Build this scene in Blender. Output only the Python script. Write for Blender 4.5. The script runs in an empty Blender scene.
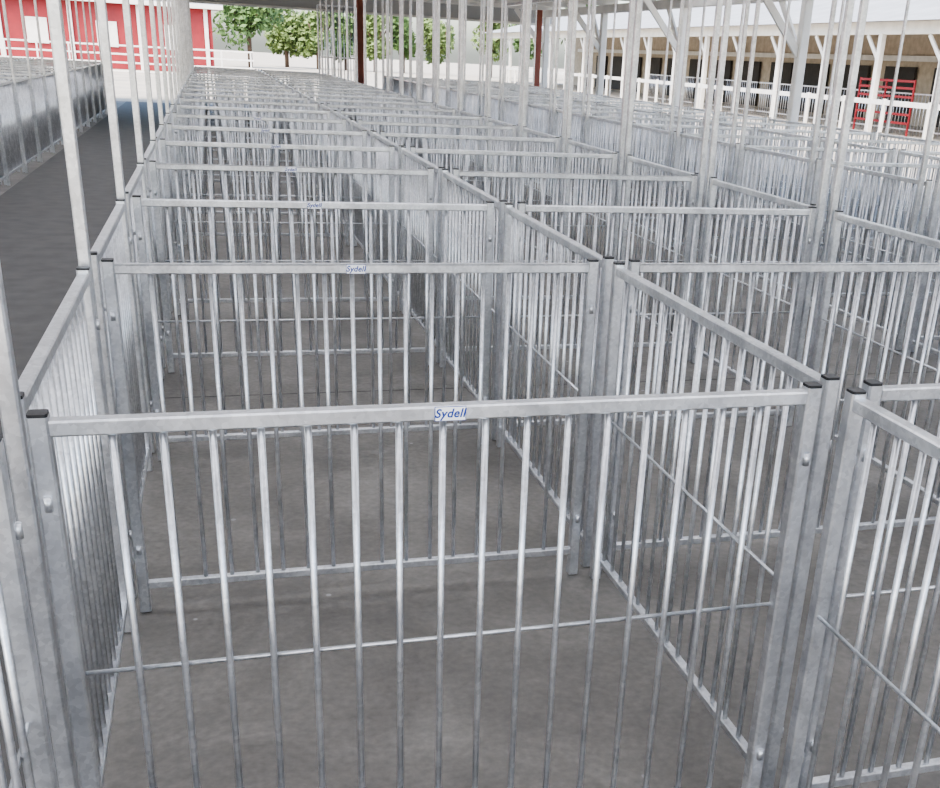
import bpy, math, random
from mathutils import Vector, Matrix
random.seed(4)
W=1.316; L=1.244; G=0.0963; H=1.0
KF=20                       # last pen row
S=bpy.context.scene; COL=S.collection
S.view_settings.look='AgX - Medium High Contrast'

# ---------------------------------------------------------------- materials
def newmat(n):
    m=bpy.data.materials.new(n); m.use_nodes=True
    nt=m.node_tree; return m,nt,nt.nodes['Principled BSDF']
def N(nt,t,**k):
    n=nt.nodes.new(t)
    for a,b in k.items():
        if a in n.inputs: n.inputs[a].default_value=b
        else: setattr(n,a,b)
    return n
def ramp(nt,fac,stops):
    r=nt.nodes.new('ShaderNodeValToRGB'); e=r.color_ramp.elements
    while len(e)<len(stops): e.new(0.5)
    for i,(p,c) in enumerate(stops):
        e[i].position=p; e[i].color=(*c,1)
    nt.links.new(fac,r.inputs[0]); return r.outputs[0]
def simple(n,c,rough=.6,metal=0,var=.15,scale=4,bump=0):
    m,nt,b=newmat(n)
    tc=N(nt,'ShaderNodeTexCoord'); no=N(nt,'ShaderNodeTexNoise',Scale=scale,Detail=6.0)
    nt.links.new(tc.outputs['Object'],no.inputs['Vector'])
    lo=tuple(x*(1-var) for x in c); hi=tuple(min(1,x*(1+var)) for x in c)
    nt.links.new(ramp(nt,no.outputs['Fac'],[(.3,lo),(.7,hi)]),b.inputs['Base Color'])
    b.inputs['Roughness'].default_value=rough; b.inputs['Metallic'].default_value=metal
    if bump:
        bp=N(nt,'ShaderNodeBump',Strength=bump,Distance=.02)
        nt.links.new(no.outputs['Fac'],bp.inputs['Height']); nt.links.new(bp.outputs[0],b.inputs['Normal'])
    return m
def galv():
    m,nt,b=newmat('galvanized_steel')
    tc=N(nt,'ShaderNodeTexCoord')
    v=N(nt,'ShaderNodeTexVoronoi',Scale=110.0); no=N(nt,'ShaderNodeTexNoise',Scale=14.0,Detail=5.0)
    for x in (v,no): nt.links.new(tc.outputs['Object'],x.inputs['Vector'])
    bw=N(nt,'ShaderNodeRGBToBW'); nt.links.new(v.outputs['Color'],bw.inputs[0])
    mx=N(nt,'ShaderNodeMath',operation='MULTIPLY_ADD'); mx.inputs[1].default_value=.3
    nt.links.new(bw.outputs[0],mx.inputs[0]); nt.links.new(no.outputs['Fac'],mx.inputs[2])
    nt.links.new(ramp(nt,mx.outputs[0],[(.42,(.50,.51,.53)),(.62,(.60,.61,.63)),(.85,(.74,.75,.77))]),b.inputs['Base Color'])
    nt.links.new(ramp(nt,no.outputs['Fac'],[(.35,(.28,)*3),(.65,(.34,)*3)]),b.inputs['Roughness'])
    b.inputs['Metallic'].default_value=.86
    return m
M_G=galv()
M_CAP=simple('black_plastic_cap',(.012,.012,.014),.4)
M_WHITE=simple('white_painted_wood',(.68,.665,.62),.55,var=.1,scale=3)
M_RED=simple('red_siding',(.22,.012,.016),.6,var=.2,scale=1.5)
M_RUST=simple('rust_brown_wood',(.22,.07,.045),.7)
M_LBL=simple('label_white',(.9,.9,.9),.35,var=.01)
M_BLUE=simple('label_blue',(.003,.04,.28),.35,var=.05)
M_ROOF=simple('metal_roof_sheet',(.36,.36,.35),.6,var=.12,scale=1.2)
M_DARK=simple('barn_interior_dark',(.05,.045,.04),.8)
M_BARK=simple('bark',(.09,.06,.04),.9)
M_TAN=simple('tan_siding',(.45,.38,.29),.7)
M_LEAF=simple('foliage',(.08,.14,.04),.7,var=.4,scale=2); M_LEAF2=simple('foliage_light',(.15,.21,.07),.7,var=.4,scale=2)
M_SHEET=simple('grey_roof_lining',(.40,.40,.39),.6,var=.1,scale=1)
# translucent sheet, added so sunlight through the roof brightens the pens
m=bpy.data.materials.new('added_fill_light_sheet'); m.use_nodes=True; nt=m.node_tree; nt.nodes.clear()
o_=nt.nodes.new('ShaderNodeOutputMaterial'); mi_=nt.nodes.new('ShaderNodeMixShader'); mi_.inputs[0].default_value=.6
df=nt.nodes.new('ShaderNodeBsdfDiffuse'); tr=nt.nodes.new('ShaderNodeBsdfTranslucent')
no=N(nt,'ShaderNodeTexNoise',Scale=.8,Detail=5.0)
c_=ramp(nt,no.outputs['Fac'],[(.3,(.7,.69,.66)),(.7,(.85,.84,.81))])
nt.links.new(c_,df.inputs[0]); nt.links.new(c_,tr.inputs[0]); nt.links.new(df.outputs[0],mi_.inputs[1]); nt.links.new(tr.outputs[0],mi_.inputs[2]); nt.links.new(mi_.outputs[0],o_.inputs[0])
M_TRANS=m
def concrete():
    m,nt,b=newmat('concrete_floor')
    tc=N(nt,'ShaderNodeTexCoord')
    n1=N(nt,'ShaderNodeTexNoise',Scale=1.6,Detail=10.0,Roughness=.7,Distortion=.6); n2=N(nt,'ShaderNodeTexNoise',Scale=45.0,Detail=6.0)
    v=N(nt,'ShaderNodeTexVoronoi',Scale=5.0)
    for x in (n1,n2,v): nt.links.new(tc.outputs['Object'],x.inputs['Vector'])
    c1=ramp(nt,n1.outputs['Fac'],[(.33,(.115,.107,.096)),(.5,(.17,.159,.143)),(.67,(.245,.231,.21))])
    c2=ramp(nt,n2.outputs['Fac'],[(.3,(.82,.82,.82)),(.7,(1.12,1.12,1.12))])
    mx=N(nt,'ShaderNodeMix',data_type='RGBA',blend_type='MULTIPLY'); mx.inputs[0].default_value=1
    nt.links.new(c1,mx.inputs[6]); nt.links.new(c2,mx.inputs[7])
    fl=ramp(nt,v.outputs['Distance'],[(.035,(1,1,1)),(.05,(0,0,0))])
    m2=N(nt,'ShaderNodeMix',data_type='RGBA'); nt.links.new(fl,m2.inputs[0]); nt.links.new(mx.outputs[2],m2.inputs[6]); m2.inputs[7].default_value=(.32,.32,.31,1)
    nt.links.new(m2.outputs[2],b.inputs['Base Color'])
    b.inputs['Roughness'].default_value=.6
    bp=N(nt,'ShaderNodeBump',Strength=.15,Distance=.01); nt.links.new(n2.outputs['Fac'],bp.inputs['Height']); nt.links.new(bp.outputs[0],b.inputs['Normal'])
    return m
M_CON=concrete()
M_AISLE=simple('asphalt_aisle',(.09,.087,.082),.7,var=.2,scale=6,bump=.1)
M_SAND=simple('sand_ground',(.45,.40,.32),.95,var=.15,scale=.6)
M_JOINT=simple('joint_dark',(.03,.03,.03),.9)

# ---------------------------------------------------------------- mesh builder
class MB:
    def __init__(s): s.v=[];s.f=[];s.m=[];s.sm=[];s.mats=[]
    def mi(s,m):
        if m not in s.mats: s.mats.append(m)
        return s.mats.index(m)
    def loft(s,p0,p1,prof,mat,smooth=False,up=None):
        p0=Vector(p0);p1=Vector(p1);d=(p1-p0).normalized()
        if up is None: up=Vector((0,0,1)) if abs(d.z)<.9 else Vector((0,1,0))
        a=d.cross(Vector(up)).normalized(); b=a.cross(d).normalized()
        i=len(s.v);n=len(prof)
        for p in (p0,p1):
            for x,y in prof: s.v.append(p+a*x+b*y)
        k=s.mi(mat)
        for j in range(n):
            s.f.append((i+j,i+(j+1)%n,i+n+(j+1)%n,i+n+j)); s.m.append(k); s.sm.append(smooth)
        s.f.append(tuple(i+j for j in reversed(range(n)))); s.f.append(tuple(i+n+j for j in range(n)))
        s.m+= [k,k]; s.sm+=[False,False]
    def beam(s,p0,p1,w,h,mat,c=.12,up=None):
        c*=min(w,h); x=w/2;y=h/2
        s.loft(p0,p1,[(x-c,-y),(x,-y+c),(x,y-c),(x-c,y),(-x+c,y),(-x,y-c),(-x,-y+c),(-x+c,-y)],mat,up=up)
    def rod(s,p0,p1,r,mat,n=8):
        s.loft(p0,p1,[(r*math.cos(2*math.pi*j/n),r*math.sin(2*math.pi*j/n)) for j in range(n)],mat,True)
    def quad(s,*ps,mat=None):
        i=len(s.v); s.v+= [Vector(p) for p in ps]; s.f.append(tuple(range(i,i+len(ps)))); s.m.append(s.mi(mat)); s.sm.append(False)
    def add(s,o,M):
        i=len(s.v); s.v+=[M@v for v in o.v]
        mp=[s.mi(m) for m in o.mats]
        for f,m,sm in zip(o.f,o.m,o.sm): s.f.append(tuple(i+j for j in f)); s.m.append(mp[m]); s.sm.append(sm)
    def mesh(s,n):
        me=bpy.data.meshes.new(n); me.from_pydata([tuple(v) for v in s.v],[],s.f)
        for m in s.mats: me.materials.append(m)
        me.polygons.foreach_set('material_index',s.m); me.polygons.foreach_set('use_smooth',s.sm); me.update(); return me
    def obj(s,n,loc=(0,0,0)):
        o=bpy.data.objects.new(n,s.mesh(n)); COL.objects.link(o); o.location=loc; return o
def inst(n,me,loc,rz=0):
    o=bpy.data.objects.new(n,me); COL.objects.link(o); o.location=loc; o.rotation_euler=(0,0,rz); return o

# ---------------------------------------------------------------- one welded panel (built along +X from 0 to ln)
T=.030
def panel(ln,x0,lo=False):
    b=MB(); n=6 if lo else 8
    for x in (T/2,ln-T/2):
        b.beam((x,0,.004),(x,0,H-.005),T,T,M_G)
        b.beam((x,0,H-.005),(x,0,H),T-.002,T-.002,M_CAP)
        if not lo:
            for z in (.2,.86):        # hinge loops
                b.rod((x,-.018,z-.012),(x,-.018,z+.012),.006,M_G)
    b.beam((T,0,H-.024),(ln-T,0,H-.024),.026,.025,M_G)
    b.beam((T,0,.085),(ln-T,0,.085),.022,.022,M_G)
    x=x0
    while x<ln-T-.03:
        b.rod((x,0,.09),(x,0,H-.03),.006,M_G,n); x+=.0725
    b.rod((T*.5,.008,.545),(ln-T*.5,.008,.545),.004,M_G,6)
    return b
cross=panel(W,.113); cross_lo=panel(W,.113,True)
sideln=L-.06; side=panel(sideln,.085); side_lo=panel(sideln,.085,True)
ME_C=cross.mesh('pen_cross_panel'); ME_S=side.mesh('pen_side_panel')
sideln2=L-.175; ME_S2=panel(sideln2,.085).mesh('pen_side_panel_short')

NEAR=8
X1=0; X2=W+G; 
DIV=[-.031, W+G/2, 2*W+1.5*G]
for x0 in (X1,X2):
    for k in range(-1,NEAR):
        o=inst('livestock_pen_panel',ME_C,(x0,k*L,0))
        if x0==X1 and 0<=k<=6:
            me=MB(); me.beam((-.026,0,0),(.026,0,0),.0012,.0245,M_BLUE); me.beam((-.025,-.0006,0),(.025,-.0006,0),.0012,.0228,M_LBL)
            t=bpy.data.objects.new('maker_label',me.mesh('maker_label')); COL.objects.link(t); t.parent=o
            t.location=(.63,-.0138,H-.024)
            cu=bpy.data.curves.new('label_lettering','FONT'); cu.body='Sydell'; cu.size=.0205; cu.align_x='CENTER'; cu.align_y='CENTER'; cu.shear=.25; cu.offset=.0004; cu.extrude=.0002; cu.space_character=1.06
            cu.materials.append(M_BLUE)
            w=bpy.data.objects.new('label_lettering',cu); COL.objects.link(w); w.parent=o
            w.location=(.629,-.0154,H-.0235); w.rotation_euler=(math.pi/2,0,0)
for xd in DIV:
    for k in range(-2,NEAR-1):
        if xd==DIV[1]: inst('livestock_pen_panel',ME_S,(xd,k*L+.03,0),math.pi/2)
        else: inst('livestock_pen_panel',ME_S2,(xd,k*L+.08,0),math.pi/2)
RZ=2.75
def add_posts(b,x,offs,k0,k1,w=.028,first=None):
    for k in range(k0,k1+1):
        for o in offs:
            oo=.06 if (first and k==0) else o
            b.beam((x,k*L+oo,.002),(x,k*L+oo,RZ-.12),w,w,M_G)
    b.beam((x,k0*L-.2,RZ-.09),(x,k1*L+.2,RZ-.09),.05,.06,M_G)
def block(cols,divs,k0,k1,name,post=()):
    b=MB()
    for x0 in cols:
        for k in range(k0,k1+1): b.add(cross_lo,Matrix.Translation((x0,k*L,0)))
    for xd in divs:
        for k in range(k0-1,k1): b.add(side_lo,Matrix.Translation((xd,k*L+.03,0))@Matrix.Rotation(math.pi/2,4,'Z'))
    for x,offs in post: add_posts(b,x,offs,k0,k1)
    return b.obj(name)
block([X1,X2],DIV,NEAR,KF,'livestock_pen_row')
R0=4.2
block([R0+G/2,R0+W+1.5*G],[R0,R0+W+G,R0+2*W+2*G],-1,KF,'livestock_pen_row',[(R0-.036,(-.1,.07)),(R0+2*W+2*G+.04,(-.1,))])
L0=-1.85
block([L0-G/2-W,L0-1.5*G-2*W],[L0,L0-W-G,L0-2*W-2*G],-1,KF,'livestock_pen_row',[(L0+.036,(-.1,)),(L0-2*W-2*G-.04,(-.1,))])
b=MB(); add_posts(b,DIV[0],(-.06,),-1,KF,first=True); b.obj('steel_post_line')
b=MB(); add_posts(b,DIV[2],(-.06,.045),-1,KF); b.obj('steel_post_line')

# ---------------------------------------------------------------- floor, ground
XL,XR,YN,YF=-7.5,9.3,-5,29
b=MB(); b.beam(((XL+XR)/2,YN,-.05),((XL+XR)/2,YF,-.05),XR-XL,.1,M_CON,c=0.001)
b.obj('floor')
b=MB(); b.quad((L0+.08,YN,.002),(-.14,YN,.002),(-.14,YF,.002),(L0+.08,YF,.002),mat=M_AISLE); b.obj('floor_aisle_strip')
b=MB()
for x in (W+G/2+.05,):
    b.quad((x,YN,.0015),(x+.01,YN,.0015),(x+.01,YF,.0015),(x,YF,.0015),mat=M_JOINT)
for y in (3.3,8,13,18,23): b.quad((-.1,y,.0015),(XR,y,.0015),(XR,y+.008,.0015),(-.1,y+.008,.0015),mat=M_JOINT)
b.obj('floor_joint')
b=MB(); b.quad((-150,-60,-.06),(150,-60,-.06),(150,250,-.06),(-150,250,-.06),mat=M_SAND); b.obj('ground')

# ---------------------------------------------------------------- roof & frame of this shed
b=MB(); z=RZ+.28; y=YN
while y<YF+1.5:
    y1=min(y+1.6,YF+1.5); y2=min(y+3.2,YF+1.5)
    b.quad((XL-.6,y,z),(XR+.6,y,z),(XR+.6,y1,z),(XL-.6,y1,z),mat=M_TRANS if y<20 else M_SHEET)  # translucent strips added over the nearer rows as fill light
    if y2>y1: b.quad((XL-.6,y1,z),(XR+.6,y1,z),(XR+.6,y2,z),(XL-.6,y2,z),mat=M_SHEET)
    y+=3.2
b.obj('ceiling')
b=MB()
y=YN+.5
while y<YF+1:
    b.beam((XL-.3,y,RZ+.13),(XR+.3,y,RZ+.13),.09,.22,M_WHITE); y+=2.4
b.beam((XL-.6,YF+1.4,RZ-.04),(XR+.6,YF+1.4,RZ-.04),.06,.5,M_SHEET)
b.beam((XL-.6,YF+1.36,RZ-.3),(XR+.6,YF+1.36,RZ-.3),.1,.06,M_WHITE)
b.obj('roof_rafter_set')
for x,s in ((XR,-1),(XL,1)):
    b=MB(); y=YN+.5
    while y<YF+1:
        b.beam((x,y,-.02),(x,y,RZ-.14),.15,.15,M_WHITE)
        b.beam((x,y,RZ-1.0),(x+s*.9,y,RZ+.02),.05,.12,M_WHITE)
        b.beam((x,y,RZ-1.0),(x,y+.9,RZ-.1),.05,.12,M_WHITE)
        y+=4.8
    b.beam((x,YN,RZ-.06),(x,YF+1.2,RZ-.06),.12,.18,M_WHITE)
    b.obj('timber_post_frame')
b=MB()
for x in (4.1,8.9): b.beam((x,YF-.5,0),(x,YF-.5,RZ),.16,.16,M_RUST)
b.obj('end_post')
b=MB()
for i in range(13): b.rod((3.0+i*.08,YF-.9,.1),(3.0+i*.08,YF-.9,2.5),.012,M_G,6)
for z in (.1,1.3,2.5): b.beam((3.0,YF-.9,z),(3.96,YF-.9,z),.04,.04,M_G)
for x in (3.0,3.96): b.beam((x,YF-.9,0),(x,YF-.9,2.5),.04,.04,M_G)
b.obj('tall_gate')

# ---------------------------------------------------------------- neighbouring white open barn (right)
NX=20
b=MB()
for i in range(26):
    y=-6+i*3.2
    b.beam((NX,y,-.06),(NX,y,2.8),.18,.18,M_WHITE)
    b.beam((NX,y,2.0),(NX,y+.8,2.75),.06,.12,M_WHITE)
    b.beam((NX+5.9,y+.2,1.0),(NX+5.9,y+2.2,1.0),.1,2.0,M_DARK,c=.01)  # dark slab, shade of a stall opening put into its colour
    b.beam((NX+5.85,y,2.3),(NX+5.85,y+3.2,2.3),.05,.2,M_WHITE)
b.beam((NX,-8,2.95),(NX,80,2.95),.1,.36,M_WHITE)
b.quad((NX-.6,-8,3.1),(NX-.6,80,3.1),(NX+7,80,5.0),(NX+7,-8,5.0),mat=M_ROOF)
b.quad((NX+6,-8,-.06),(NX+6,80,-.06),(NX+6,80,4.7),(NX+6,-8,4.7),mat=M_TAN)
b.obj('white_open_barn')
b=MB()
for i in range(36):
    y=-6+i*2.2; b.beam((NX-1,y,-.06),(NX-1,y,1.0),.1,.1,M_WHITE)
for z in (.9,): b.beam((NX-1,-8,z),(NX-1,72,z),.04,.14,M_WHITE)
b.obj('white_rail_fence')
b=MB()
for i in range(18):
    y=-4+i*3.1
    for j in range(16): b.rod((NX+1.2,y+.1+j*.18,-.06),(NX+1.2,y+.1+j*.18,1.15),.014,M_G,5)
    for z in (.1,1.15): b.beam((NX+1.2,y,z),(NX+1.2,y+2.95,z),.05,.05,M_G)
b.obj('livestock_panel_run')
for y in (16,21,28):
    b=MB()
    for z in (.3,.55,.8,1.05,1.3,1.5): b.beam((NX+.6,y,z),(NX+.6,y+3,z),.04,.07,M_RED)
    for yy in (y,y+1.5,y+3): b.beam((NX+.6,yy,-.06),(NX+.6,yy,1.55),.05,.06,M_RED)
    b.obj('red_gate')

# ---------------------------------------------------------------- far red barn
b=MB()
b.beam((-45,66,1.6),(.6,66,1.6),8,3.3,M_RED,c=.001)
b.quad((-46,61.5,3.2),(1.2,61.5,3.2),(1.2,66,4.6),(-46,66,4.6),mat=M_ROOF)
b.quad((-46,70.5,3.2),(1.2,70.5,3.2),(1.2,66,4.6),(-46,66,4.6),mat=M_ROOF)
b.beam((-46,61.5,3.15),(1.2,61.5,3.15),.1,.2,M_WHITE)
for i in range(14):
    x=.3-i*3.3; b.beam((x,61.9,-.06),(x,61.9,3.1),.2,.12,M_WHITE)
    b.beam((x-1.6,61.95,1.0),(x-1.6,61.95,2.2),1.0,.06,M_WHITE)
b.obj('red_barn')
b=MB()
for i in range(30):
    x=-30+i*1.1; b.beam((x,45,-.06),(x,45,1.2),.06,.06,M_WHITE)
for z in (.3,.6,.9,1.2): b.beam((-30,45,z),(2,45,z),.04,.06,M_WHITE)
b.obj('white_pipe_fence')

# ---------------------------------------------------------------- trees
def tree(x,y,h,r,mat,n=1800):
    b=MB(); b.rod((0,0,0),(0,0,h*.5),.16,M_BARK,8)
    for a in range(5):
        t=a*1.3; b.rod((0,0,h*.3),(math.cos(t)*r*.6,math.sin(t)*r*.6,h*.65),.06,M_BARK,6)
    cl=[(Vector((random.uniform(-.5,.5)*r,random.uniform(-.5,.5)*r,h*random.uniform(.3,.85))),random.uniform(.4,.6)*r) for _ in range(10)]
    for i in range(n):
        c,rr=random.choice(cl); d=Vector([random.gauss(0,1) for _ in range(3)]).normalized()*rr*random.uniform(.6,1)
        p=c+d; s=random.uniform(.12,.3)
        u=Vector([random.gauss(0,1) for _ in range(3)]).normalized(); w=u.orthogonal().normalized()
        b.quad(p-u*s,p+w*s*.6,p+u*s,p-w*s*.6,mat=mat)
    b.obj('tree',(x,y,-.06))
for x,y,h,r,m in ((3.2,84,6.2,2.8,M_LEAF),(6.3,92,4.5,2,M_LEAF2),(8.6,90,5,1.7,M_LEAF2),(11.0,92,4.6,1.5,M_LEAF),(13.2,91,4.8,1.5,M_LEAF2),(15.6,92,4.6,1.6,M_LEAF),(18.5,92,5,1.8,M_LEAF2),(23,92,6,2,M_LEAF2),(27,95,7,2.4,M_LEAF),(33,97,7,2.5,M_LEAF)):
    tree(x,y,h,r,m)

# ---------------------------------------------------------------- light
wd=bpy.data.worlds.new('World'); S.world=wd; wd.use_nodes=True; nt=wd.node_tree
sk=nt.nodes.new('ShaderNodeTexSky'); sk.sky_type='NISHITA'; sk.sun_disc=False
sk.sun_elevation=math.radians(52); sk.sun_rotation=math.radians(215); sk.dust_density=3; sk.air_density=1
nt.links.new(sk.outputs[0],nt.nodes['Background'].inputs[0]); nt.nodes['Background'].inputs[1].default_value=.85
sl=bpy.data.lights.new('sun','SUN'); sl.energy=4.6; sl.angle=math.radians(1); sl.color=(1,.95,.88)
so=bpy.data.objects.new('sun',sl); COL.objects.link(so)
d=Vector((.45,.52,-1.15)); so.rotation_euler=d.to_track_quat('-Z','Y').to_euler(); so.location=(-10,-20,30)

# ---------------------------------------------------------------- camera
pi_,ya,ro=.4012,.3117,.0564
fw=Vector((math.sin(ya)*math.cos(pi_),math.cos(ya)*math.cos(pi_),-math.sin(pi_)))
r0=Vector((math.cos(ya),-math.sin(ya),0)); u0=r0.cross(fw)
r=r0*math.cos(ro)+u0*math.sin(ro); u=-r0*math.sin(ro)+u0*math.cos(ro)
cd=bpy.data.cameras.new('camera'); co=bpy.data.objects.new('camera',cd); COL.objects.link(co)
M=Matrix((r,u,-fw)).transposed().to_4x4(); M.translation=Vector((.2897,-1.6278,1.5139)); co.matrix_world=M
cd.sensor_width=36; cd.lens=36*1053.97/940; cd.clip_start=.02; cd.clip_end=600
cd.shift_x=(470-550.04)/940; cd.shift_y=(508.5-394)/940
S.camera=co
